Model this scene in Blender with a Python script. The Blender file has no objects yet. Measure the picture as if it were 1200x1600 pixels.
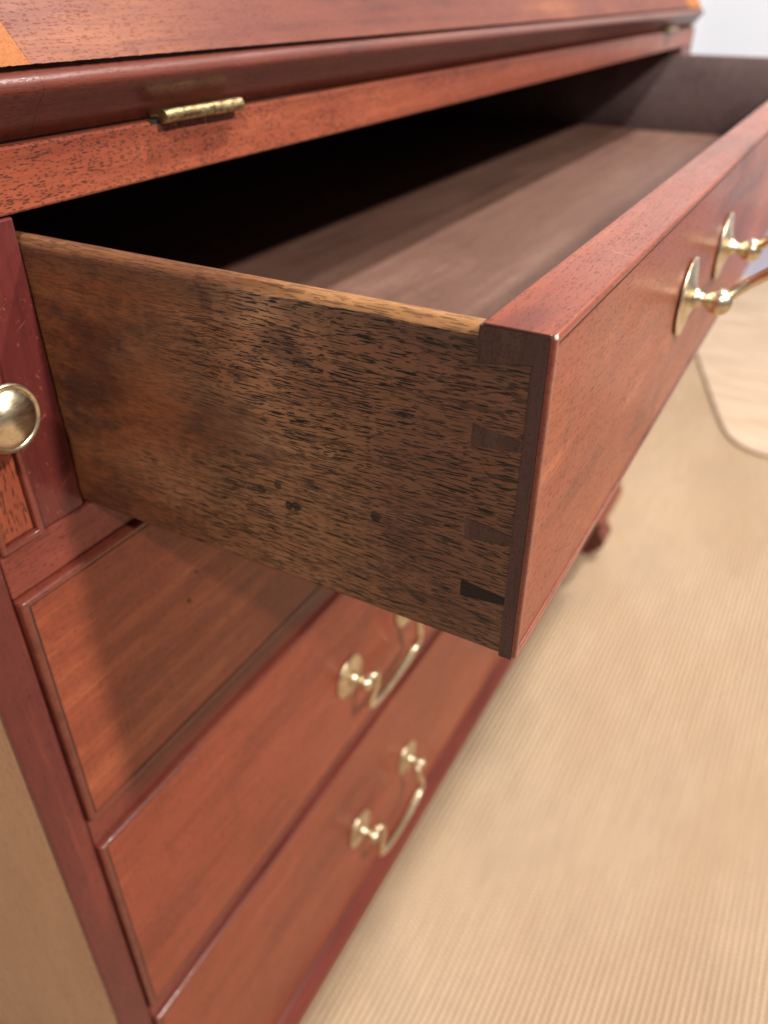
import bpy, bmesh, math, random
from mathutils import Vector, Matrix, noise
random.seed(7)
S = bpy.context.scene
COL = S.collection

# ------------------------------------------------------------------ camera
CAM = dict(x=-.0932, y=-.18854, z=.71024, yaw=1.0628, pitch=.5807, roll=-.0027, f=1241.8)
def make_camera():
    yw, pt, rl = CAM['yaw'], CAM['pitch'], CAM['roll']
    fw = Vector((math.sin(yw)*math.cos(pt), math.cos(yw)*math.cos(pt), -math.sin(pt)))
    rt = Vector((math.cos(yw), -math.sin(yw), 0)); up = rt.cross(fw)
    r2 = rt*math.cos(rl)+up*math.sin(rl); u2 = up*math.cos(rl)-rt*math.sin(rl)
    cd = bpy.data.cameras.new('camera'); co = bpy.data.objects.new('camera', cd); COL.objects.link(co)
    m = Matrix((r2, u2, -fw)).transposed().to_4x4()
    m.translation = (CAM['x'], CAM['y'], CAM['z'])
    co.matrix_world = m
    cd.sensor_fit = 'AUTO'; cd.sensor_width = 36.0
    cd.lens = CAM['f']/1600*36.0
    cd.clip_start = .01; cd.clip_end = 60
    cd.dof.use_dof = True; cd.dof.focus_distance = .184
    cd.dof.aperture_fstop = cd.lens/2.3
    cd.dof.aperture_blades = 0
    S.camera = co
make_camera()
S.render.resolution_x, S.render.resolution_y = 768, 1024

# ------------------------------------------------------------------ light
W_ = bpy.data.worlds.new('World'); S.world = W_; W_.use_nodes = True
bg = W_.node_tree.nodes['Background']
bg.inputs[0].default_value = (1.0, .97, .95, 1); bg.inputs[1].default_value = .17
S.view_settings.view_transform = 'Standard'; S.view_settings.look = 'None'
S.view_settings.exposure = 0.0; S.view_settings.gamma = 1.0

def area(name, loc, target, size, power, col):
    l = bpy.data.lights.new(name, 'AREA'); l.shape = 'DISK'; l.size = size; l.energy = power; l.color = col
    o = bpy.data.objects.new(name, l); COL.objects.link(o)
    d = Vector(target)-Vector(loc)
    o.location = loc; o.rotation_euler = d.to_track_quat('-Z', 'Y').to_euler()
    o['kind'] = 'structure'
    return o
area('front_spotlight', (.22, -2.0, 2.30), (.3, 0, .45), .14, 86, (1, .93, .86))
area('overhead_spotlight', (1.12, -.66, 2.45), (.5, -.1, .5), .12, 70, (1, .95, .90))
area('ceiling_spotlight', (-1.3, -1.0, 2.35), (.05, -.05, .6), .12, 40, (1, .94, .88))
area('wall_fill_light', (2.5, .2, 2.4), (3.4, .3, .8), .25, 20, (1, .99, .97))  # unseen lamp added to brighten the wall

# ------------------------------------------------------------------ helpers
def link(name, me, mat=None, parent=None, smooth=True, angle=35):
    o = bpy.data.objects.new(name, me); COL.objects.link(o)
    if mat is not None:
        for m in (mat if isinstance(mat, (list, tuple)) else [mat]): me.materials.append(m)
    if parent is not None: o.parent = parent
    if smooth:
        me.shade_smooth(); me.set_sharp_from_angle(angle=math.radians(angle))
    return o
def from_bm(name, bm, mat, parent=None, smooth=True, angle=35):
    bmesh.ops.recalc_face_normals(bm, faces=bm.faces)
    me = bpy.data.meshes.new(name); bm.to_mesh(me); bm.free()
    return link(name, me, mat, parent, smooth, angle)
def add_box(bm, x0, x1, y0, y1, z0, z1, bev=.0006, seg=2):
    b2 = bmesh.new()
    r = bmesh.ops.create_cube(b2, size=1)
    for v in b2.verts:
        v.co = Vector(((x0+x1)/2+v.co.x*(x1-x0), (y0+y1)/2+v.co.y*(y1-y0), (z0+z1)/2+v.co.z*(z1-z0)))
    if bev > 0: bmesh.ops.bevel(b2, geom=list(b2.edges), offset=bev, segments=seg, affect='EDGES', profile=.5)
    merge(bm, b2)
def merge(bm, b2):
    mp = {}
    for v in b2.verts: mp[v] = bm.verts.new(v.co)
    for f in b2.faces:
        nf = bm.faces.new([mp[v] for v in f.verts]); nf.material_index = f.material_index
    b2.free()
def box(name, mat, parent, x0, x1, y0, y1, z0, z1, bev=.0006):
    bm = bmesh.new(); add_box(bm, x0, x1, y0, y1, z0, z1, bev)
    return from_bm(name, bm, mat, parent, False)
def prism_x(name, mat, parent, prof, x0, x1, n=1, jit=None, angle=35):
    """closed (y,z) outline swept along x"""
    bm = bmesh.new(); rings = []
    for i in range(n+1):
        x = x0+(x1-x0)*i/n
        rings.append([bm.verts.new((x, y, z) if jit is None else jit(k, x, y, z)) for k, (y, z) in enumerate(prof)])
    m = len(prof)
    for a, b in zip(rings, rings[1:]):
        for k in range(m): bm.faces.new((a[k], a[(k+1) % m], b[(k+1) % m], b[k]))
    bm.faces.new(rings[0]); bm.faces.new(rings[-1][::-1])
    return from_bm(name, bm, mat, parent, True, angle)
def add_lathe(bm, prof, c, axis='Y', n=40):
    """(radius, height) outline spun about an axis through c; height runs toward -y for axis Y"""
    rings = []
    for r, h in prof:
        if r < 1e-7: rings.append([bm.verts.new((c[0], c[1]-h, c[2]))]); continue
        rings.append([bm.verts.new((c[0]+r*math.cos(t), c[1]-h, c[2]+r*math.sin(t))) for t in [2*math.pi*i/n for i in range(n)]])
    for a, b in zip(rings, rings[1:]):
        if len(a) == 1 and len(b) == 1: continue
        for i in range(n):
            j = (i+1) % n
            if len(a) == 1: bm.faces.new((a[0], b[i], b[j]))
            elif len(b) == 1: bm.faces.new((a[i], a[j], b[0]))
            else: bm.faces.new((a[i], a[j], b[j], b[i]))
def add_tube(bm, pts, rad, n=14):
    pts = [Vector(p) for p in pts]
    t0 = (pts[1]-pts[0]).normalized()
    nrm = t0.cross(Vector((0.3, 1, .2))).normalized()
    rings = []
    for i, p in enumerate(pts):
        a = pts[max(i-1, 0)]; b = pts[min(i+1, len(pts)-1)]
        t = (b-a).normalized(); nrm = (nrm-t*nrm.dot(t)).normalized(); bn = t.cross(nrm)
        r = rad(i/(len(pts)-1)) if callable(rad) else rad
        rings.append([bm.verts.new(p+nrm*r*math.cos(q)+bn*r*math.sin(q)) for q in [2*math.pi*k/n for k in range(n)]])
    for a, b in zip(rings, rings[1:]):
        for k in range(n): bm.faces.new((a[k], a[(k+1) % n], b[(k+1) % n], b[k]))
    bm.faces.new(rings[0]); bm.faces.new(rings[-1][::-1])
def spline(ctrl, per=8):
    P = [Vector(c) for c in ctrl]; P = [2*P[0]-P[1]]+P+[2*P[-1]-P[-2]]; out = []
    for i in range(1, len(P)-2):
        for k in range(per):
            t = k/per; a, b, c, d = P[i-1:i+3]
            out.append(.5*((2*b)+(c-a)*t+(2*a-5*b+4*c-d)*t*t+(3*b-a-3*c+d)*t**3))
    out.append(P[-2]); return out
def thing(name, label, cat, loc=(0, 0, 0), rot=(0, 0, 0), group=None):
    o = bpy.data.objects.new(name, None); COL.objects.link(o)
    o.location = loc; o.rotation_euler = rot; o.empty_display_size = .05
    tag(o, label, cat, group); return o
def tag(o, label, cat, group=None):
    o['label'] = label; o['category'] = cat
    if group: o['group'] = group
def structure(o): o['kind'] = 'structure'; return o

# ------------------------------------------------------------------ materials
class NT:
    def __init__(s, name):
        s.m = bpy.data.materials.new(name); s.m.use_nodes = True
        s.t = s.m.node_tree; s.n = s.t.nodes; s.b = s.n['Principled BSDF']
    def node(s, typ, **kw):
        n = s.n.new(typ)
        for k, v in kw.items(): setattr(n, k, v)
        return n
    def put(s, sock, v):
        if hasattr(v, 'links'): s.t.links.new(v, sock)
        elif v is not None: sock.default_value = v
    def math(s, op, a, b=None, c=None, clamp=False):
        n = s.node('ShaderNodeMath', operation=op, use_clamp=clamp)
        for i, v in enumerate((a, b, c)):
            if v is not None: s.put(n.inputs[i], v)
        return n.outputs[0]
    def mix(s, f, a, b, mode='MIX'):
        n = s.node('ShaderNodeMix', data_type='RGBA', blend_type=mode)
        s.put(n.inputs[0], f); s.put(n.inputs[6], a); s.put(n.inputs[7], b)
        return n.outputs[2]
    def ramp(s, v, a, b, lo=0., hi=1., smooth=True):
        n = s.node('ShaderNodeMapRange', interpolation_type='SMOOTHSTEP' if smooth else 'LINEAR')
        s.put(n.inputs[0], v); n.inputs[1].default_value = a; n.inputs[2].default_value = b
        n.inputs[3].default_value = lo; n.inputs[4].default_value = hi
        return n.outputs[0]
    def vec(s, x, y, z):
        n = s.node('ShaderNodeCombineXYZ')
        for i, v in enumerate((x, y, z)): s.put(n.inputs[i], v)
        return n.outputs[0]
    def vmul(s, v, k):
        n = s.node('ShaderNodeVectorMath', operation='MULTIPLY'); s.put(n.inputs[0], v); n.inputs[1].default_value = k
        return n.outputs[0]
    def vadd(s, v, k):
        n = s.node('ShaderNodeVectorMath', operation='ADD'); s.put(n.inputs[0], v); s.put(n.inputs[1], k)
        return n.outputs[0]
    def noise(s, v, scale=1., detail=3., rough=.55, dist=0., col=False):
        n = s.node('ShaderNodeTexNoise'); s.put(n.inputs['Vector'], v); n.inputs['Scale'].default_value = scale
        n.inputs['Detail'].default_value = detail; n.inputs['Roughness'].default_value = rough; n.inputs['Distortion'].default_value = dist
        return n.outputs['Color' if col else 'Fac']
    def voro(s, v, scale=1.):
        n = s.node('ShaderNodeTexVoronoi', feature='F1'); s.put(n.inputs['Vector'], v); n.inputs['Scale'].default_value = scale
        sp = s.node('ShaderNodeSeparateColor'); s.t.links.new(n.outputs['Color'], sp.inputs[0])
        return n.outputs['Distance'], sp.outputs[0], sp.outputs[1]
    def obj(s):
        tc = s.node('ShaderNodeTexCoord'); sp = s.node('ShaderNodeSeparateXYZ')
        s.t.links.new(tc.outputs['Object'], sp.inputs[0])
        return tc.outputs['Object'], sp.outputs[0], sp.outputs[1], sp.outputs[2]

def rgba(c): return (c[0], c[1], c[2], 1)
def wood(name, axis, dark, mid, light, pore=(.02, .008, .006), pore_amt=.7, plen=.004, pwid=.0007, dens=.6, fibre=.35,
         blotch=14., rough=.36, coat=.2, coat_rough=.16, bump=.25, seed=0., wave=.0015, figure=.3, spots=0., hook=None, layers=2, thr=.24, spec=.3, lines=0., scratch=0.):
    k = NT(name)
    v, x, y, z = k.obj()
    u, a, b = {'X': (x, y, z), 'Y': (y, x, z), 'Z': (z, x, y)}[axis]
    base = k.vadd(k.vec(u, a, b), (seed, seed*1.7, seed*.6))
    # the grain wanders slowly across the board
    wn = k.noise(k.vmul(base, (9, 26, 26)), 1, 2, .5, col=True)
    wv = k.node('ShaderNodeVectorMath', operation='MULTIPLY_ADD'); k.put(wv.inputs[0], wn); wv.inputs[1].default_value = (0, wave*2, wave*2); k.put(wv.inputs[2], base)
    wn2 = k.noise(k.vmul(base, (70, 190, 190)), 1, 2, .5, col=True)
    wv2 = k.node('ShaderNodeVectorMath', operation='MULTIPLY_ADD'); k.put(wv2.inputs[0], wn2); wv2.inputs[1].default_value = (0, wave*.35, wave*.35); k.put(wv2.inputs[2], wv.outputs[0])
    P = wv2.outputs[0]
    # broad colour bands, then streaks, then fibres
    bl = k.noise(k.vmul(P, (blotch*.35, blotch, blotch)), 1, 4, .6, .6)
    st = k.noise(k.vmul(P, (9, 170, 170)), 1, 4, .6)
    fb = k.noise(k.vmul(P, (55, 1300, 1300)), 1, 3, .6)
    tone = k.math('ADD', k.math('MULTIPLY', bl, .62), k.math('MULTIPLY', st, .38))
    c = k.mix(k.ramp(tone, .33, .5), rgba(dark), rgba(mid))
    c = k.mix(k.ramp(tone, .5, .68), c, rgba(light))
    fl = k.noise(k.vmul(P, (60, 42, 42)), 1, 3, .6, 1.2)       # cross figure
    c = k.mix(k.math('MULTIPLY', k.ramp(fl, .52, .72), figure), c, rgba([d*.55 for d in mid]))
    c = k.mix(k.math('MULTIPLY', k.ramp(fb, .42, .7), fibre), c, rgba([d*.5 for d in mid]))
    ctx = dict(k=k, x=x, y=y, z=z, u=u, P=P, base=base)
    # open pores: short dark dashes along the grain
    pm = None
    for (sl, sw, dn, o) in ((1, 1, dens, 0.), (.55, .75, dens*.85, 3.3), (1.5, .8, dens*.7, 6.1), (.35, .6, dens*.4, 9.7), (.9, .7, dens*.35, 12.9))[:layers]:
        q = k.vadd(k.vmul(P, (1/(plen*sl), 1/(pwid*sw), 1/(pwid*sw))), (o, o*2, o*3))
        d, r1, r2 = k.voro(q)
        th = k.math('MULTIPLY_ADD', r2, .20, thr)
        s_ = k.math('SUBTRACT', th, d); s_ = k.ramp(s_, -.02, .045)
        s_ = k.math('MULTIPLY', s_, k.math('LESS_THAN', r1, dn))
        pm = s_ if pm is None else k.math('MAXIMUM', pm, s_)
    cl = k.ramp(k.noise(k.vmul(base, (18, 40, 40)), 1, 3, .6), .32, .46, .5, 1.)
    pm = k.math('MULTIPLY', pm, cl)
    if lines > 0:                                               # long unbroken dark lines of open grain
        ln = k.noise(k.vmul(P, (34, 1500, 1500)), 1, 2, .5)
        l2 = k.noise(k.vmul(P, (110, 2600, 2600)), 1, 2, .5)
        lm = k.math('MAXIMUM', k.ramp(ln, .58, .65), k.math('MULTIPLY', k.ramp(l2, .60, .68), .6))
        pm = k.math('MAXIMUM', pm, k.math('MULTIPLY', lm, lines))
    ctx['pm'] = pm; ctx['c'] = c; ctx['fb'] = fb
    if hook: hook(ctx)
    c, pm = ctx['c'], ctx['pm']
    c = k.mix(k.math('MULTIPLY', pm, pore_amt), c, rgba(pore))
    if scratch > 0:                                             # fine pale scratches in the polish
        for an, o in ((.6, 2.), (-.9, 5.)):
            vr = k.node('ShaderNodeVectorRotate', rotation_type='EULER_XYZ'); k.put(vr.inputs['Vector'], base)
            vr.inputs['Rotation'].default_value = (an*.6, an*.8, an)
            sn = k.noise(k.vadd(k.vmul(vr.outputs[0], (5, 1100, 1100)), (o, o, o)), 1, 1, .4)
            ms = k.noise(k.vmul(base, (14, 14, 14)), 1, 2, .5)
            sm = k.math('MULTIPLY', k.ramp(sn, .69, .76), k.ramp(ms, .5, .62))
            c = k.mix(k.math('MULTIPLY', sm, scratch), c, rgba([min(1, q*1.5+.06) for q in light]))
    if spots > 0:                                               # small knocks and ink spots
        d, r1, r2 = k.voro(k.vmul(base, (38, 38, 38)))
        sm = k.math('MULTIPLY', k.ramp(d, .07, .03), k.math('LESS_THAN', r1, spots))
        c = k.mix(k.math('MULTIPLY', sm, .7), c, (.02, .01, .01, 1))
    k.put(k.b.inputs['Base Color'], c)
    rn = k.noise(k.vmul(base, (30, 60, 60)), 1, 4, .65)
    k.put(k.b.inputs['Roughness'], k.math('ADD', k.math('MULTIPLY_ADD', rn, .22, rough-.11), k.math('MULTIPLY', pm, .15)))
    k.b.inputs['Coat Weight'].default_value = coat
    k.put(k.b.inputs['Coat Roughness'], k.math('MULTIPLY_ADD', rn, .16, max(coat_rough-.06, .02)))
    k.b.inputs['Specular IOR Level'].default_value = spec
    bp = k.node('ShaderNodeBump'); bp.inputs['Strength'].default_value = bump; bp.inputs['Distance'].default_value = .0004
    h = k.math('SUBTRACT', k.math('MULTIPLY', fb, .35), pm)
    k.put(bp.inputs['Height'], h); k.put(k.b.inputs['Normal'], bp.outputs[0])
    bc = k.node('ShaderNodeBump'); bc.inputs['Strength'].default_value = .12; bc.inputs['Distance'].default_value = .0006
    k.put(bc.inputs['Height'], k.math('ADD', k.noise(k.vmul(base, (120, 260, 260)), 1, 3, .6), k.math('MULTIPLY', pm, -.5)))
    k.put(k.b.inputs['Coat Normal'], bc.outputs[0])
    return k.m

RED = dict(dark=(.095, .017, .010), mid=(.225, .047, .022), light=(.37, .100, .042))
M_front = wood('mahogany_front', 'X', **RED, seed=.3, plen=.0035, pwid=.0005, dens=.4, pore_amt=.45, bump=.2, spots=.05, rough=.4, coat=.22, scratch=.35, fibre=.5)
M_front2 = wood('mahogany_front_plain', 'X', (.165, .030, .016), (.250, .050, .024), (.36, .090, .040), seed=1.9, plen=.003, pwid=.0006, dens=.35, pore_amt=.5, bump=.15, spots=.1, rough=.4, coat=.22, scratch=.35, fibre=.45)
M_rail = wood('mahogany_rail', 'X', (.14, .030, .018), (.24, .056, .030), (.34, .092, .046), seed=4.1, dens=.75, plen=.0028, pwid=.0006, pore_amt=.75, figure=.25, spots=.1)
M_stile = wood('crimson_mahogany', 'Z', (.065, .012, .011), (.108, .019, .017), (.18, .034, .023), seed=2.2, dens=.2, pore_amt=.4, bump=.1, rough=.38, coat=.25, scratch=.4)
M_blade = wood('mahogany_divider', 'X', (.10, .018, .014), (.165, .033, .023), (.24, .054, .034), seed=5.7, dens=.4, pore_amt=.5)
M_bead = wood('bead_mahogany', 'X', (.085, .017, .012), (.15, .032, .020), (.23, .058, .032), seed=6.6, dens=.3, pore_amt=.5, coat=.6, coat_rough=.12)
M_lid = wood('lid_mahogany', 'X', (.085, .019, .013), (.14, .034, .019), (.24, .075, .030), seed=8.2, dens=.5, plen=.003, pwid=.0006, pore_amt=.2, figure=.3, bump=.35, rough=.5, coat=.08, spec=.2)
M_lip = wood('dark_lid_moulding', 'X', (.075, .018, .012), (.13, .030, .019), (.21, .056, .032), seed=8.9, dens=.5, plen=.003, pwid=.0006, pore_amt=.4, rough=.4, coat=.3, bump=.4)
M_cleat = wood('pale_cleat', 'Y', (.22, .070, .022), (.30, .104, .032), (.36, .14, .046), seed=9.1, dens=.4, pore=(.2, .06, .02), pore_amt=.5, figure=.12, rough=.6, coat=0, spec=.12)
M_panel = wood('tan_side_panel', 'Z', (.36, .175, .085), (.47, .235, .120), (.56, .30, .160), seed=3.3, dens=.3, pore_amt=.25, plen=.006, fibre=.15, figure=.12, rough=.4, coat=.5, coat_rough=.25, spots=.1)
M_in = wood('raw_inside', 'X', (.095, .060, .058), (.145, .098, .096), (.20, .14, .135), seed=7.7, dens=.3, pore_amt=.4, plen=.008, rough=.62, coat=.0, figure=.2)
M_base = wood('drawer_bottom_board', 'X', (.090, .043, .031), (.128, .065, .047), (.175, .096, .071), seed=1.1, dens=.25, pore_amt=.35, plen=.01, rough=.55, coat=.05, figure=.3, blotch=16)
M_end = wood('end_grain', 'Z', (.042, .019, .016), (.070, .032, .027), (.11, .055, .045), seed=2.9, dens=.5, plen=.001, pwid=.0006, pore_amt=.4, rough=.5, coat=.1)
M_pin = wood('dovetail_end_grain', 'Z', (.035, .016, .012), (.060, .027, .021), (.10, .05, .038), seed=3.9, dens=.6, plen=.0012, pwid=.0006, pore_amt=.5, rough=.55, coat=.1)
M_plug = wood('dark_plug', 'Y', (.018, .009, .006), (.060, .030, .018), (.12, .062, .036), seed=1.8, rough=.7, coat=0, bump=.8)
M_gap = wood('black_pin', 'Y', (.010, .007, .006), (.018, .012, .010), (.03, .02, .016), seed=1.5, rough=.7, coat=0, bump=.8)  # near-black colour for the lowest pin

def side_hook(ctx):
    k, y, z = ctx['k'], ctx['y'], ctx['z']
    n1 = k.noise(k.vmul(ctx['base'], (16, 34, 34)), 1, 4, .6)
    n2 = k.noise(k.vmul(ctx['base'], (40, 60, 60)), 1, 4, .65)
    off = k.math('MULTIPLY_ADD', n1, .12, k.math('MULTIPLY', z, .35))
    # smoother, darker orange brown towards the case
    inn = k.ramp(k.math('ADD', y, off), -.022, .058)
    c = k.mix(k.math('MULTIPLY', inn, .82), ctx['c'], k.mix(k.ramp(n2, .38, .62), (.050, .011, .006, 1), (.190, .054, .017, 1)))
    # grimy hand-worn zone by the drawer front, grease along the top and bottom
    fr = k.ramp(k.math('MULTIPLY_ADD', n1, .06, y), -.050, -.095)
    c = k.mix(k.math('MULTIPLY', fr, .64), c, (.078, .026, .017, 1))
    top = k.ramp(k.math('MULTIPLY_ADD', n2, .02, z), .082, .094)
    c = k.mix(k.math('MULTIPLY', top, .6), c, (.05, .028, .02, 1))
    st = k.ramp(k.noise(k.vmul(ctx['base'], (45, 75, 75)), 1, 3, .6, .8), .56, .70)
    c = k.mix(k.math('MULTIPLY', st, .6), c, (.050, .022, .017, 1))
    ctx['pm'] = k.math('MULTIPLY', ctx['pm'], k.ramp(inn, .35, 1, 1, .38))
    ctx['c'] = c
M_side = wood('worn_drawer_side', 'Y', (.110, .042, .020), (.250, .112, .052), (.41, .225, .112), pore=(.006, .004, .003), pore_amt=1.0, plen=.0088, pwid=.00056, dens=1.0,
              fibre=.3, rough=.46, coat=.18, coat_rough=.3, bump=.7, seed=.55, wave=.0042, figure=.25, hook=side_hook, layers=5, thr=.165, lines=.5)
def top_hook(ctx):
    k, y = ctx['k'], ctx['y']
    raw = k.ramp(k.math('MULTIPLY_ADD', k.noise(k.vmul(ctx['base'], (30, 60, 60)), 1, 4, .6), .06, y), -.036, -.072)
    ctx['c'] = k.mix(k.math('MULTIPLY', raw, .9), ctx['c'], k.mix(ctx['fb'], (.24, .105, .040, 1), (.42, .215, .090, 1)))
M_edge = wood('worn_drawer_edge', 'Y', (.07, .026, .014), (.16, .062, .028), (.30, .135, .06), pore=(.02, .01, .008), pore_amt=.6, plen=.010, pwid=.0004, dens=.7, rough=.5, coat=.1, bump=.8, seed=.85, hook=top_hook)

def brass():
    k = NT('aged_brass'); v, x, y, z = k.obj()
    n = k.noise(k.vmul(v, (160, 160, 160)), 1, 4, .6); s = k.noise(k.vmul(v, (140, 300, 900)), 1, 3, .6)
    c = k.mix(k.ramp(n, .35, .7), (.67, .57, .39, 1), (.82, .74, .57, 1))
    tn = k.noise(k.vmul(v, (55, 75, 75)), 1, 4, .65, .6)
    c = k.mix(k.math('MULTIPLY', k.ramp(tn, .5, .68), .6), c, (.38, .31, .20, 1))
    k.put(k.b.inputs['Base Color'], c); k.b.inputs['Metallic'].default_value = 1
    k.put(k.b.inputs['Roughness'], k.math('MULTIPLY_ADD', s, .22, .2))
    bp = k.node('ShaderNodeBump'); bp.inputs['Strength'].default_value = .12; bp.inputs['Distance'].default_value = .0003
    k.put(bp.inputs['Height'], s); k.put(k.b.inputs['Normal'], bp.outputs[0]); return k.m
M_brass = brass()
def dull_brass():
    k = NT('old_hinge_brass'); v, x, y, z = k.obj()
    n = k.noise(k.vmul(v, (300, 500, 500)), 1, 4, .65)
    k.put(k.b.inputs['Base Color'], k.mix(k.ramp(n, .35, .65), (.22, .15, .07, 1), (.60, .46, .24, 1))); k.b.inputs['Metallic'].default_value = .9
    k.put(k.b.inputs['Roughness'], k.math('MULTIPLY_ADD', n, .35, .22))
    bp = k.node('ShaderNodeBump'); bp.inputs['Strength'].default_value = .5; bp.inputs['Distance'].default_value = .0004
    k.put(bp.inputs['Height'], n); k.put(k.b.inputs['Normal'], bp.outputs[0]); return k.m
M_hinge = dull_brass()
def plain(name, col, rough=.8, nscale=(20, 20, 20), amt=.25):
    k = NT(name); v, x, y, z = k.obj(); n = k.noise(k.vmul(v, nscale), 1, 5, .6)
    k.put(k.b.inputs['Base Color'], k.mix(k.math('MULTIPLY', n, amt), rgba(col), rgba([q*.45 for q in col])))
    k.b.inputs['Roughness'].default_value = rough; return k.m
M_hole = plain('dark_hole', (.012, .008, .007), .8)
M_wall = plain('white_paint', (.86, .87, .86), .5, (3, 3, 3), .06)
M_wpanel = plain('pale_blue_paint', (.82, .86, .92), .5, (3, 3, 3), .06)
M_floor = plain('lilac_grey_floor', (.36, .33, .42), .45, (5, 5, 5), .3)
RIB = .0058
def carpet_mat(name, c0, c1, c2, rib_axis='Y'):
    k = NT(name); v, x, y, z = k.obj()
    big = k.noise(k.vmul(v, (3, 7, 3)), 1, 4, .55)
    yarn = k.noise(k.vmul(v, (14, 150, 1)), 1, 3, .6)          # each yarn dyed a little differently
    fz = k.noise(k.vmul(v, (900, 900, 900)), 1, 3, .6)
    # stitches: cells one rib wide and 4 mm long, offset rib by rib
    ri = k.math('FLOOR', k.math('DIVIDE', y, RIB))
    off = k.math('FRACT', k.math('MULTIPLY', ri, .437))
    sx = k.math('FRACT', k.math('ADD', k.math('DIVIDE', x, .0046), off))
    tri = k.math('ABSOLUTE', k.math('SUBTRACT', sx, .5))
    stitch = k.ramp(tri, .28, .46)
    c = k.mix(k.ramp(big, .35, .68), rgba(c0), rgba(c1))
    c = k.mix(k.math('MULTIPLY', k.ramp(yarn, .42, .68), .35), c, rgba(c2))
    # darker colour down in the furrows between the ribs
    fv = k.math('ABSOLUTE', k.math('SUBTRACT', k.math('FRACT', k.math('DIVIDE', y, RIB)), .5))
    c = k.mix(k.math('MULTIPLY', k.ramp(fv, .22, .46), .8), c, rgba([q*.45 for q in c0]))
    c = k.mix(k.math('MULTIPLY', stitch, .42), c, rgba([q*.5 for q in c0]))
    soil = k.ramp(k.noise(k.vmul(v, (7, 9, 1)), 1, 5, .65, .5), .48, .7)
    c = k.mix(k.math('MULTIPLY', soil, .28), c, (.40, .285, .22, 1))
    c = k.mix(k.math('MULTIPLY', k.ramp(fz, .4, .75), .3), c, rgba([q*.55 for q in c0]))
    k.put(k.b.inputs['Base Color'], c); k.b.inputs['Roughness'].default_value = .82
    k.b.inputs['Specular IOR Level'].default_value = .25
    bp = k.node('ShaderNodeBump'); bp.inputs['Strength'].default_value = .9; bp.inputs['Distance'].default_value = .0014
    k.put(bp.inputs['Height'], k.math('ADD', k.math('MULTIPLY', stitch, -1.0), k.math('MULTIPLY', fz, .8)))
    k.put(k.b.inputs['Normal'], bp.outputs[0]); return k.m
M_carpet = carpet_mat('sisal_weave', (.58, .41, .262), (.65, .48, .32), (.48, .335, .212))
def rug_mat():
    k = NT('cream_fibre_rug'); v, x, y, z = k.obj()
    st = k.noise(k.vmul(v, (40, 6, 6)), 1, 5, .65, .8); fz = k.noise(k.vmul(v, (300, 120, 120)), 1, 3, .6)
    c = k.mix(k.ramp(st, .35, .66), (.42, .30, .205, 1), (.55, .41, .30, 1))
    k.put(k.b.inputs['Base Color'], k.mix(k.math('MULTIPLY', k.ramp(fz, .4, .7), .25), c, (.45, .32, .22, 1))); k.b.inputs['Roughness'].default_value = .9
    bp = k.node('ShaderNodeBump'); bp.inputs['Strength'].default_value = .8; bp.inputs['Distance'].default_value = .003
    k.put(bp.inputs['Height'], k.math('ADD', st, k.math('MULTIPLY', fz, .6))); k.put(k.b.inputs['Normal'], bp.outputs[0]); return k.m
M_rug = rug_mat()
M_bind = plain('rug_binding', (.52, .39, .28), .9, (60, 60, 60), .4)

# ------------------------------------------------------------------ setting
def build_carpet():
    y0, y1, x0, x1 = -3.0, 1.0, -2.0, 2.45
    prof = ((0, -.0024), (.16, -.0007), (.34, .0004), (.5, .0007), (.66, .0004), (.84, -.0007))
    ys, zs = [], []
    nr = int((y1-y0)/RIB); i0 = int(math.floor(y0/RIB))
    for r in range(nr):
        for t, h in prof: ys.append((i0+r+t)*RIB); zs.append(h)
    xs = [x0+(x1-x0)*i/110 for i in range(111)]
    vs = []
    for x in xs:
        for j, (y, z) in enumerate(zip(ys, zs)):
            w = .0008*noise.noise(Vector((x*3.1, y*2.0, 0)))
            vs.append((x, y+w, z+.0004*noise.noise(Vector((x*9, y*31, 4)))))
    m = len(ys); fs = []
    for i in range(len(xs)-1):
        a = i*m
        for j in range(m-1): fs.append((a+j, a+m+j, a+m+j+1, a+j+1))
    me = bpy.data.meshes.new('sisal_carpet'); me.from_pydata(vs, [], fs)
    structure(link('sisal_carpet', me, M_carpet, None, True, 180))
build_carpet()
bm = bmesh.new(); add_box(bm, -4, 3.6, -4, 3.2, -.06, -.004, 0)
structure(from_bm('floor', bm, M_floor))
bm = bmesh.new(); add_box(bm, 3.45, 3.6, -3.9, 3.1, -.004, 2.7, 0)
wall = structure(from_bm('wall', bm, M_wall))
# raised frame round a pale recessed field on the white wall
for (a, b, c, d) in ((-.9, 2.0, 0, .36), (-.9, 2.0, 1.0, 1.15), (-.06, .06, .36, 1.0), (.47, .62, .36, 1.0)):
    box('wall_frame', M_wall, wall, 3.425, 3.4502, a, b, c, d, .003)
box('wall_panel', M_wpanel, wall, 3.442, 3.4504, .062, .468, .362, .998, .002)

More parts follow.
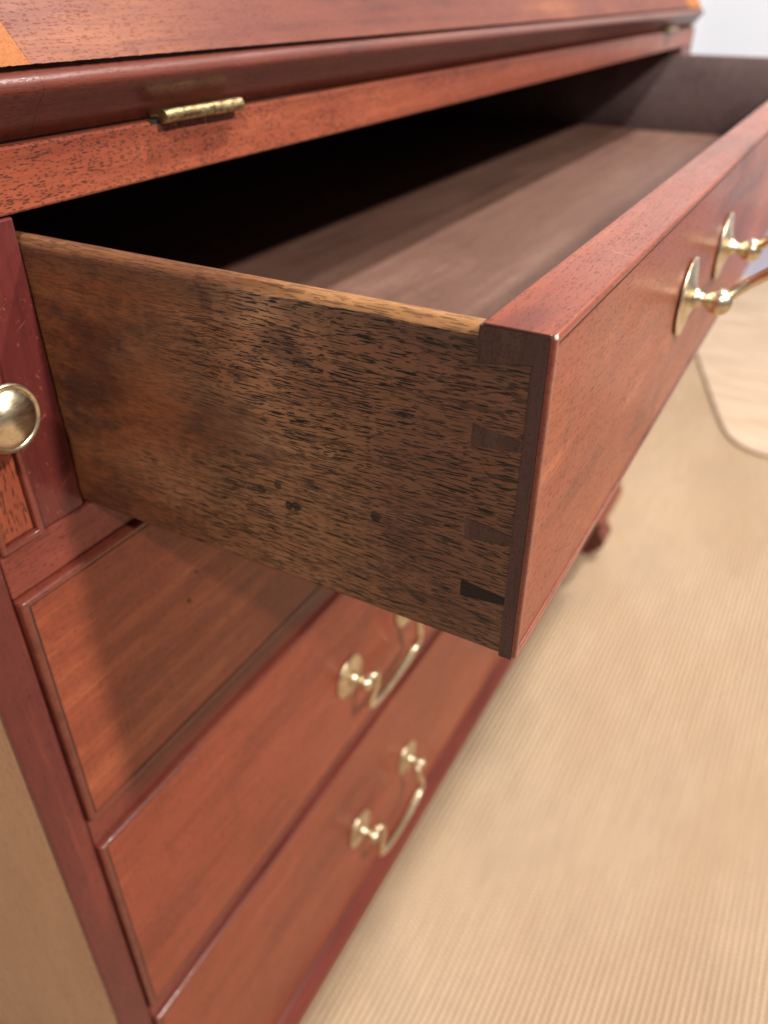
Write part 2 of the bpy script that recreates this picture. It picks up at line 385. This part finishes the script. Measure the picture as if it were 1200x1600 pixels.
# rug with a rounded corner lying on the carpet
def build_rug():
    ctrl = [(2.46, .235), (2.15, .138), (1.82, .034), (1.565, -.048), (1.44, -.090), (1.385, -.116), (1.355, -.15), (1.350, -.19), (1.375, -.26), (1.45, -.45), (1.60, -.85)]
    pts = [(p.x, p.y) for p in spline([(x, y, 0) for x, y in ctrl], 8)]
    outl = pts+[(2.0, -1.2), (2.46, -1.2)]
    t = thing('rug', 'cream fibre rug with a rounded corner lying on the sisal carpet at right', 'rug', (1.9, -.4, .0008))
    bm = bmesh.new()
    bot = [bm.verts.new((x-1.9, y+.4, 0)) for x, y in outl]; top = [bm.verts.new((x-1.9, y+.4, .0075)) for x, y in outl]
    n = len(outl); cx = sum(p[0] for p in outl)/n; cy = sum(p[1] for p in outl)/n
    for i in range(n): bm.faces.new((bot[i], bot[(i+1) % n], top[(i+1) % n], top[i]))
    bm.faces.new(top)
    from_bm('pile', bm, M_rug, t, True, 40)
    bm = bmesh.new(); add_tube(bm, [(x-1.9, y+.4, .0042) for x, y in pts], .0044, 8)
    from_bm('binding', bm, M_rug, t)
build_rug()

# ------------------------------------------------------------------ the desk
W, XS, XP, XD = .9203, .0148, .0310, .0481
ZRT, ZT, ZB, Z2T, Z2B, Z3T, Z3B, Z4T, Z4B = .6776, .6618, .5724, .5552, .4485, .4326, .3070, .2960, .1380
DEPTH = .46
desk = thing('bureau_desk', 'red mahogany slant front bureau standing on the sisal carpet', 'desk')
ZC = .117                                                        # underside of the case
SL = math.radians(50)
def case_side(name, x0, x1, mats):
    prof = [(.0025, ZC), (.0025, ZRT), (.012, ZRT+.002), (.012+.25*math.cos(SL), ZRT+.002+.25*math.sin(SL)), (DEPTH, ZRT+.002+.25*math.sin(SL)), (DEPTH, ZC)]
    return prism_x(name, mats, desk, prof, x0, x1)
case_side('side_panel', 0, XS-.0006, M_panel)
case_side('side_panel', W-XS+.0006, W, M_panel)
for x0, x1 in ((0, XS), (W-XS, W)):
    box('stile', M_stile, desk, x0, x1, 0, .0028, ZC, ZT-.0004, .0008)
box('rail', M_rail, desk, 0, W, 0, .05, ZT, ZRT, .0007)
box('top_dust_board', M_in, desk, XS, W-XS, .0502, DEPTH-.012, ZT+.0002, ZRT-.0004, 0)
box('back_panel', M_in, desk, XS, W-XS, DEPTH-.010, DEPTH, ZC, ZRT, 0)
for z0, z1 in ((Z2T+.0007, ZB-.0004), (Z3T+.0007, Z2B-.0006), (Z4T+.0007, Z3B-.0006)):
    box('drawer_divider', M_blade, desk, XS+.0003, W-XS-.0003, .0002, .045, z0, z1, .0007)
    box('dust_board', M_in, desk, XS, W-XS, .0452, DEPTH-.012, z0+.001, z1-.001, 0)
box('partition', M_stile, desk, XP+.0005, XD-.0004, .0001, DEPTH-.012, ZB, ZT-.0004, .0007)
box('partition', M_stile, desk, W-XD+.0004, W-XS, .0001, DEPTH-.012, ZB, ZT-.0004, .0007)
# base moulding: bead, cove and a square fillet
mp = [(.03, .1372), (.0, .1372), (-.0028, .1366), (-.0042, .1352), (-.0042, .1338), (-.0056, .1322), (-.0082, .1300), (-.0098, .1268), (-.0100, .1235), (-.0100, .1182), (-.0092, .1170), (.03, .1170)]
prism_x('base_moulding', M_blade, desk, mp, -.010, W+.010)
mp2 = [(.0, .1372), (-.0042, .1345), (-.0082, .1300), (-.0100, .1240), (-.0100, .1170), (.0, .1170)]
for sx in (0, 1):
    bm = bmesh.new(); rings = []
    for yy in (0.0305, DEPTH):
        rings.append([bm.verts.new(((o if sx == 0 else W-o), yy, z)) for o, z in mp2])
    m = len(mp2)
    for k in range(m): bm.faces.new((rings[0][k], rings[0][(k+1) % m], rings[1][(k+1) % m], rings[1][k]))
    bm.faces.new(rings[0]); bm.faces.new(rings[1][::-1])
    from_bm('base_moulding', bm, M_blade, desk)
box('case_bottom', M_in, desk, XS, W-XS, .0305, DEPTH-.012, .119, .1365, 0)
# ogee bracket feet
OG = ((.1168, .0085), (.108, .0125), (.098, .0135), (.086, .0105), (.074, .0045), (.062, .0010), (.050, .0030), (.038, .0085), (.026, .0085), (.016, .0015), (.008, -.0060), (.0012, -.0095))
def foot(xin, xout, yf, yb):
    """square ogee block whose outer faces swell; bracket wing on the front"""
    sx = 1 if xout > xin else -1; fy = -1 if yf < yb else 1
    bm = bmesh.new(); rings = []
    for z, o in OG:
        wing = .024+.012*max(0, (z-.02)/.03)**.7+.06*max(0, (z-.055)/.062)**1.5
        xi = xout-sx*wing
        rings.append([bm.verts.new(c) for c in ((xi, yf+fy*o, z), (xout+sx*o, yf+fy*o, z), (xout+sx*o, yf-fy*.07, z), (xi, yf-fy*.03, z))])
    for a, b in zip(rings, rings[1:]):
        for k in range(4): bm.faces.new((a[k], a[(k+1) % 4], b[(k+1) % 4], b[k]))
    bm.faces.new(rings[0]); bm.faces.new(rings[-1][::-1])
    from_bm('bracket_foot', bm, M_blade, desk, True, 50)
foot(.1, 0, .0, .1); foot(W-.1, W, .0, .1); foot(.1, 0, DEPTH, .3); foot(W-.1, W, DEPTH, .3)

# slant lid: the same thumb-moulded section for the field and its two cleats
T = (-.0030, .6952)
up = Vector((0, math.cos(SL), math.sin(SL)))
LIDLEN = .33
lid_prof = [T, (T[0]+.0006, T[1]+.0007), (T[0]+.004, T[1]+.004/math.cos(SL)*math.sin(SL)), (T[0]+LIDLEN*up.y, T[1]+LIDLEN*up.z), (T[0]+LIDLEN*up.y+.016, T[1]+LIDLEN*up.z-.013),
            (.016, .6835), (.015, .6784), (.0046, .6781), (.0032, .6786), (.0002, .6824), (-.0032, .6868), (-.0054, .6888), (-.0061, .6902), (-.0058, .6916), (-.0048, .6928), (-.0034, .6936), (-.0022, .69385), (-.0010, .6940), (-.0008, .6946)]
def lid_jit(k, x, y, z):
    j = .00018 if k in (0, 1) else .00022 if k in (15, 16, 17) else .00005
    return (x, y+j*noise.noise(Vector((x*900, k*3.1, 1))), z+j*noise.noise(Vector((x*900, k*3.1, 7))))
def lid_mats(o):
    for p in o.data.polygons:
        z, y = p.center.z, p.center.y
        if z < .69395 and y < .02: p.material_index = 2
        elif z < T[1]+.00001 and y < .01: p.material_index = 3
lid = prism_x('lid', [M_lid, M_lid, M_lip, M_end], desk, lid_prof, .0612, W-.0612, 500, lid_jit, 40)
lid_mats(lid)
for x0, x1 in ((-.002, .0611), (W-.0611, W+.0025)):
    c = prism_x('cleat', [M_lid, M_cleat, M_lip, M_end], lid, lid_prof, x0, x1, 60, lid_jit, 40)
    for p in c.data.polygons:
        if p.normal.z > .3 and p.normal.y < -.3 and p.center.z > T[1]+.0003: p.material_index = 1
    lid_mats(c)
top_y, top_z = .012+.25*math.cos(SL), ZRT+.002+.25*math.sin(SL)
box('top_board', M_front2, desk, -.004, W+.004, top_y-.006, DEPTH+.004, top_z+.0005, top_z+.018, .002)

def hinge(x0, x1):
    bm = bmesh.new()
    yc, zc, r = -.0026, .6788, .0019
    cuts = [x0, x0+(x1-x0)*.22, x0+(x1-x0)*.60, x1]
    for a, b, rr in zip(cuts, cuts[1:], (r, r*.97, r*1.03)):
        pts = [(a+.0003, yc, zc), (a+.0006, yc, zc), (b-.0003, yc, zc), (b, yc, zc)]
        add_tube(bm, pts, rr, 14)
    o = from_bm('hinge', bm, M_hinge, desk, True, 50)
    box('hinge_leaf', M_hinge, o, x0+.001, x1-.001, -.0012, .008, .6780, .6787, .0002)
    box('recess_shadow', M_hole, o, x0-.0026, x1+.0008, -.00012, .0015, .6768, .6779, 0)  # dark box paints the recess and the shadow below the hinge
    return o
hinge(.1050, .1426); hinge(W-.1426, W-.1050)
# small knocks in the front edge
def dent(parent, x, y, z, r, axis='y', mat=None):
    bm = bmesh.new(); n = 11; s = random.random()*9
    ring = []
    for i in range(n):
        t = 2*math.pi*i/n; q = r*(.75+.5*noise.noise(Vector((math.cos(t)*1.3, math.sin(t)*1.3, s))))
        ring.append(bm.verts.new((x+q*1.3*math.cos(t), y, z+q*math.sin(t)) if axis == 'y' else (x, y+q*math.cos(t), z+q*math.sin(t))))
    inn = [bm.verts.new(v.co*.45+Vector((x, y, z))*.55+(Vector((0, .0001, 0)) if axis == 'y' else Vector((.0001, 0, 0)))) for v in ring]
    for i in range(n): bm.faces.new((ring[i], ring[(i+1) % n], inn[(i+1) % n], inn[i]))
    bm.faces.new(inn)
    return from_bm('dent', bm, mat or M_hole, parent, True, 90)

# ------------------------------------------------------------------ drawer fittings
def cock_bead(name, mat, parent, x0, x1, z0, z1, yback, ynose, w, rc=.0016, r=None):
    r = r or w/2; prof = [(0, yback)]
    for i in range(9):
        t = math.pi*i/8
        prof.append(((r-r*math.cos(t)) if i <= 4 else (w-r-r*math.cos(t)), ynose+r-r*math.sin(t)*1.0))
    prof.append((w, yback))
    cx, cz = (x0+x1)/2, (z0+z1)/2
    path = []
    for sx, sz, a0 in ((-1, -1, math.pi), (1, -1, 1.5*math.pi), (1, 1, 0), (-1, 1, .5*math.pi)):
        for i in range(5):
            a = a0+.5*math.pi*i/4; path.append((sx, sz, math.cos(a), math.sin(a)))
    bm = bmesh.new(); rings = []
    for sx, sz, ca, sa in path:
        ring = []
        for t, y in prof:
            rr = max(rc-t, 0.0); it = rc if t < rc else t
            ex, ez = (x0+it if sx < 0 else x1-it), (z0+it if sz < 0 else z1-it)
            ring.append(bm.verts.new((ex+rr*ca, y, ez+rr*sa)))
        rings.append(ring)
    n = len(rings)
    for i in range(n):
        a, b = rings[i], rings[(i+1) % n]
        for k in range(len(prof)-1): bm.faces.new((a[k], a[k+1], b[k+1], b[k]))
    bmesh.ops.remove_doubles(bm, verts=bm.verts, dist=1e-6)
    return from_bm(name, bm, mat, parent, True, 60)

def handle(parent, x, z, yf, span=.0725, swing=0., bt=1.12, lifted=False):
    """swan neck bail between two posts on round roses; swing lifts the bail off the drawer front (radians)"""
    ax = -.0120                                                   # pivot line in front of the face
    c, s = math.cos(swing), math.sin(swing)
    half = [(-.0005, 0, 0), (.0030, .0012, -.0004), (.0062, .0026, -.0010), (.0082, .0012, -.0024), (.0076, -.0050, -.0036), (.0046, -.0128, -.0042),
            (.0032, -.0182, -.0044), (.0046, -.0228, -.0044), (.0098, -.0258, -.0044), (.0205, -.0275, -.0046), (span/2, -.0282, -.0046)]
    if lifted:
        half = [(-.0008, .0004, -.0004), (.0010, -.0028, -.0006), (.0026, -.0062, -.0012), (.0036, -.0105, -.0018), (.0034, -.0150, -.0024), (.0030, -.0190, -.0030)]+half[-4:]
    pts = half+[(span-a, b, d) for a, b, d in half[-2::-1]]
    def place(p):
        u, v, o = p                                               # v is drop, o is out from the face
        yy, zz = o, v
        return (x+u, yf+ax+yy*c+zz*s, z+zz*c-yy*s)
    bm = bmesh.new()
    add_tube(bm, [place(p) for p in spline(pts, 6)], lambda t: (.0019+.0006*math.exp(-((t-.5)/.16)**2))*bt, 14)
    h = from_bm('handle', bm, M_brass, parent)
    for xx in (x, x+span):
        bm = bmesh.new()
        add_lathe(bm, [(0, .0003), (.0133, .0003), (.0139, .0008), (.0137, .0013), (.0129, .0015), (.0113, .0013), (.0098, .0016), (.0070, .0026), (.0048, .0033), (0, .0034)], (xx, yf, z))
        from_bm('backplate', bm, M_brass, h, True, 60)
        bm = bmesh.new()
        add_lathe(bm, [(.0034, .0030), (.0036, .0042), (.0028, .0050), (.0022, .0060), (.0022, .0072), (.0030, .0080), (.0040, .0094), (.0046, .0112), (.0046, .0126), (.0041, .0142), (.0030, .0154), (.0016, .0161), (0, .0163)], (xx, yf, z), n=28)
        from_bm('post', bm, M_brass, h, True, 60)
    return h

def split_ends(o):
    """faces looking sideways show end grain"""
    for p in o.data.polygons:
        if abs(p.normal.x) > .7: p.material_index = 1

# ------------------------------------------------------------------ the open drawer
HD = .0843; WD = W-2*XD-.0006
YF, YN, YB, YS = -.1462, -.1467, -.1315, -.1422                    # face, bead nose, back of front, end of the side tails
od = thing('drawer', 'top drawer pulled open, dovetails showing on its worn brown side', 'drawer', (XD+.0003, 0, ZB), (.0081, 0, 0))
bm = bmesh.new()
add_box(bm, 0, WD, -.1456, YS, 0, HD-.0005, .0001); add_box(bm, .0056, WD-.0056, YS-.0002, YB, 0, HD-.0005, .0001)
add_box(bm, 0, WD, -.1456, YB, HD-.0006, HD, .0002)
fr = from_bm('front_panel', bm, [M_front, M_end], od, False); split_ends(fr)
bm = bmesh.new(); add_box(bm, .0030, WD-.0030, YF, -.1440, .0030, HD-.0030, .0002)
from_bm('veneer_face', bm, M_front, fr, False)
def groove_shade_line(parent, x0, x1, z0, z1, y, w):  # dark strip in the bead groove: its shade and dirt painted in
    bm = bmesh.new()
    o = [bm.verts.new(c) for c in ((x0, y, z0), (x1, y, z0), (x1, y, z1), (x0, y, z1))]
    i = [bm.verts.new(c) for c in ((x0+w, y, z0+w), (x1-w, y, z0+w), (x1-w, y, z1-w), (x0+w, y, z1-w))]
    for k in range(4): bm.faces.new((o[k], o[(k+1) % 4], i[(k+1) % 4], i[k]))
    return from_bm('shade_dirt_line', bm, M_hole, parent)
groove_shade_line(fr, .0020, WD-.0020, .0020, HD-.0020, YF+.0002, .0014)
cb = cock_bead('cock_bead', [M_bead, M_front], fr, 0, WD, 0, HD, -.1454, YN, .0021, .0014, .0006)
for p in cb.data.polygons:
    if p.center.z > HD-.0022 and .002 < p.center.x < WD-.002: p.material_index = 1

def drawer_side(x0, x1, mats, name='side_panel'):
    """board with a worn, wavering top edge and softened arrises"""
    flip = x0 > x1
    t = abs(x1-x0); zt, zb = HD-.0009, .0007
    prof = [(0, zb+.0012), (.0003, zb+.0003), (.0010, zb), (t-.0006, zb), (t, zb+.0006), (t, zt-.0010), (t-.0004, zt-.0003), (t*.62, zt), (t*.40, zt-.0002), (.0016, zt-.0006), (.0009, zt-.0012), (.0003, zt-.0021), (0, zt-.0032)]
    NY = 260; y0, y1 = YS, .33
    ys = [y0+(.17*i/200) for i in range(201)]+[y0+.17+(y1-y0-.17)*i/20 for i in range(1, 21)]
    bm = bmesh.new(); rings = []
    for y in ys:
        ring = []
        for k, (o, z) in enumerate(prof):
            dz = dx = 0
            if k in (7, 8, 9, 10, 11, 12):
                w = noise.noise(Vector((y*60, k*.35, 3.))) * .00035 + noise.noise(Vector((y*420, k*.9, 8.)))*.00016
                chip_glint = max(0, noise.noise(Vector((y*38, 5.5, 2.)))-.15)*.0022
                dz = w-(chip_glint if k in (9, 10, 11) else 0); dx = (abs(w)*.8+(chip_glint*.5 if k in (10, 11) else 0)) if k > 8 else 0
            if k in (0, 1, 2): dz = noise.noise(Vector((y*70, k*.3, 11.)))*.0003
            ring.append(bm.verts.new(((x0-(o+dx)) if flip else (x0+o+dx), y, z+dz)))
        rings.append(ring)
    m = len(prof)
    for a, b in zip(rings, rings[1:]):
        for k in range(m):
            f = bm.faces.new((a[k], a[(k+1) % m], b[(k+1) % m], b[k]))
            f.material_index = 1 if k in (6, 7, 8, 9, 10) else 0
    bm.faces.new(rings[0]); bm.faces.new(rings[-1][::-1])
    return from_bm(name, bm, mats, od, True, 50)
sl = drawer_side(.0001, .0056, [M_side, M_edge])
sr = drawer_side(WD-.0001, WD-.0056, [M_in, M_edge])
box('back_panel', M_in, od, .0057, WD-.0057, .324, .33, .010, HD-.004, .0005)
for i in range(3):
    ya, yb = -.131+i*.152, -.131+(i+1)*.152-.0002
    box('bottom_board', M_base, od, .0052, WD-.0052, ya, min(yb, .3235), .0075, .0120, .0001)
def pin(za0, za1, zb0, zb1, mat, side=0, proud=.00004, ya=-.1308):
    bm = bmesh.new(); v = []
    for xx in (-proud, .0054):
        xq = xx if side == 0 else WD-xx
        v.append([bm.verts.new((xq, y, z)) for y, z in ((ya, za0), (ya, za1), (YS-.0004, zb1), (YS-.0004, zb0))])
    for k in range(4): bm.faces.new((v[0][k], v[0][(k+1) % 4], v[1][(k+1) % 4], v[1][k]))
    bm.faces.new(v[0]); bm.faces.new(v[1][::-1])
    o = from_bm('dovetail_pin', bm, mat, sl if side == 0 else sr, False)
    return o
pin(.0757, HD-.0006, .0775, HD-.0006, M_pin)
pin(.0566, .0620, .0580, .0602, M_pin)
pin(.0322, .0378, .0338, .0362, M_pin)
pin(.0150, .0198, .0163, .0184, M_gap, proud=-.00003)
for q in ((.0757, HD-.0006, .0775, HD-.0006), (.0566, .062, .058, .0602), (.0322, .0378, .0338, .0362)): pin(*q, M_pin, side=1)
# plugged nail holes on the side: little dark rings
def plug(y, z, r):
    bm = bmesh.new(); n = 16; s = random.random()*9; outer, mid_, inner = [], [], []
    for i in range(n):
        t = 2*math.pi*i/n
        q = r*(1+.45*noise.noise(Vector((math.cos(t)*1.5, math.sin(t)*1.5, s))))
        wd = .00017+.00022*noise.noise(Vector((math.cos(t)*2, math.sin(t)*2, s+4)))
        for lst, rr, xx in ((outer, q+wd, .00013), (mid_, q, -.00005), (inner, q-wd*2.2, .00004)):
            lst.append(bm.verts.new((xx, y+rr*1.15*math.cos(t), z+rr*math.sin(t))))
    for a, b in ((outer, mid_), (mid_, inner)):
        for i in range(n): bm.faces.new((a[i], a[(i+1) % n], b[(i+1) % n], b[i]))
    bm.faces.new(inner)
    return from_bm('nail_plug', bm, M_plug, sl, True, 90)
for y, z, r in ((-.0832, .0256, .0011), (-.0810, .0251, .0010), (-.1070, .0302, .0013), (-.0720, .0275, .0010), (-.0778, .0302, .0009)): plug(y, z, r)
handle(od, .2035-XD, .0472, YF, .0760, math.radians(122), 1.08, True)
handle(od, W-.2035-.076-XD, .0472, YF, .0760, math.radians(122), 1.08, True)

# ------------------------------------------------------------------ closed drawers
def closed_drawer(z0, z1, label, mat, hx, hz, sw=0.):
    xa = XS+.0006
    d = thing('drawer', label, 'drawer', (xa, 0, z0), group='long drawers below the open one')
    w, h = W-2*xa, z1-z0
    bm = bmesh.new(); add_box(bm, .0003, w-.0003, .0010, .020, .0004, h-.0003, .0004)
    f = from_bm('front_panel', bm, mat, d, False)
    bm = bmesh.new(); add_box(bm, .0033, w-.0033, -.0018, .0012, .0033, h-.0033, .0003)
    groove_shade_line(f, .0026, w-.0026, .0026, h-.0026, -.0016, .0009)
    from_bm('veneer_face', bm, mat, f, False)
    cock_bead('cock_bead', M_bead, f, 0, w, 0, h, .0015, -.0026, .0029, .0016)
    for s in (0, 1):
        box('side_panel', M_in, d, .002 if s == 0 else w-.010, .010 if s == 0 else w-.002, .0205, .40, .002, h-.006, .0004)
    box('bottom_board', M_in, d, .0105, w-.0105, .0205, .40, .008, .013, 0)
    handle(d, hx-xa, hz-z0, -.0018, swing=sw); handle(d, W-hx-.0725-xa, hz-z0, -.0018, swing=sw)
    return d
d2 = closed_drawer(Z2B, Z2T, 'closed drawer in the shade directly under the open drawer', M_front, .2000, .5020)
d3 = closed_drawer(Z3B, Z3T, 'closed drawer between the shaded drawer and the lowest one', M_front2, .1985, .3655, -.20)
d4 = closed_drawer(Z4B, Z4T, 'lowest closed drawer just above the base moulding', M_front2, .2045, .2095, -.03)

# ------------------------------------------------------------------ lid support with its knob
lo = thing('lid_support', 'narrow pull-out lid support with round brass knob left of the open drawer', 'lid support', (XS+.0004, 0, ZB))
lw, lh = XP-XS-.0006, ZT-ZB-.0008
box('front_panel', M_rail, lo, .0003, lw-.0003, .0010, .30, .0003, lh-.0003, .0004)
box('veneer_face', wood('loper_mahogany', 'Z', **RED, seed=11.3, dens=.7, plen=.006, pwid=.0009, pore_amt=.75), lo, .0026, lw-.0026, -.0002, .0012, .0028, lh-.0028, .0003)
cock_bead('cock_bead', M_bead, lo, 0, lw, 0, lh, .0015, -.0020, .0022, .0012)
bm = bmesh.new()
add_lathe(bm, [(.0050, 0), (.0052, .0012), (.0034, .0022), (.0030, .0050), (.0034, .0082), (.0060, .0098), (.0088, .0105), (.0094, .0111), (.0095, .0118), (.0091, .0123), (.0083, .0122), (.0080, .0118), (.0079, .0122), (.0072, .0132), (.0058, .0144), (.0040, .0153), (.0020, .0158), (0, .0159)], (lw/2, 0, .0442), n=64)
from_bm('knob', bm, M_brass, lo, True, 50)

# knocks seen on the fronts
for x, z in ((.0995, .5260), (.1200, .5170), (.0890, .5180), (.0830, .5080)): dent(d2.children[0], x-XS-.0006, -.0020, z-Z2B, .0009)
# corner highlight painted as a pale bead on the open drawer, nicks on the front edge of the case
M_glint = plain('pale_glint', (.80, .70, .64), .25)
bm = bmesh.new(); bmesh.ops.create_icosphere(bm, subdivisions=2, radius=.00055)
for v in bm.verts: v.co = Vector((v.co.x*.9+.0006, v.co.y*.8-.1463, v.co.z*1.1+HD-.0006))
from_bm('chip_glint', bm, M_glint, fr)
st = [o for o in desk.children if o.name.startswith('stile')][0]
for z, x in ((.3375, .0012), (.520, .0100), (.240, .0090)): dent(st, x, -.00006, z, .0008)
pl = [o for o in desk.children if o.name.startswith('side_panel')][0]
for y, z, r in ((.012, .3270, .0010), (.034, .43, .0008)): dent(pl, -.00006, y, z, r, 'x')
rl = [o for o in desk.children if o.name.startswith('rail')][0]
for x, z, r in ((.232, .6745, .0009), (.205, .6655, .0006)): dent(rl, x, -.00006, z, r)
for x, y, z, r in ((.2093, -.00615, .6905, .0008), (.1967, -.00612, .6899, .0005)): dent(lid, x, y, z, r)
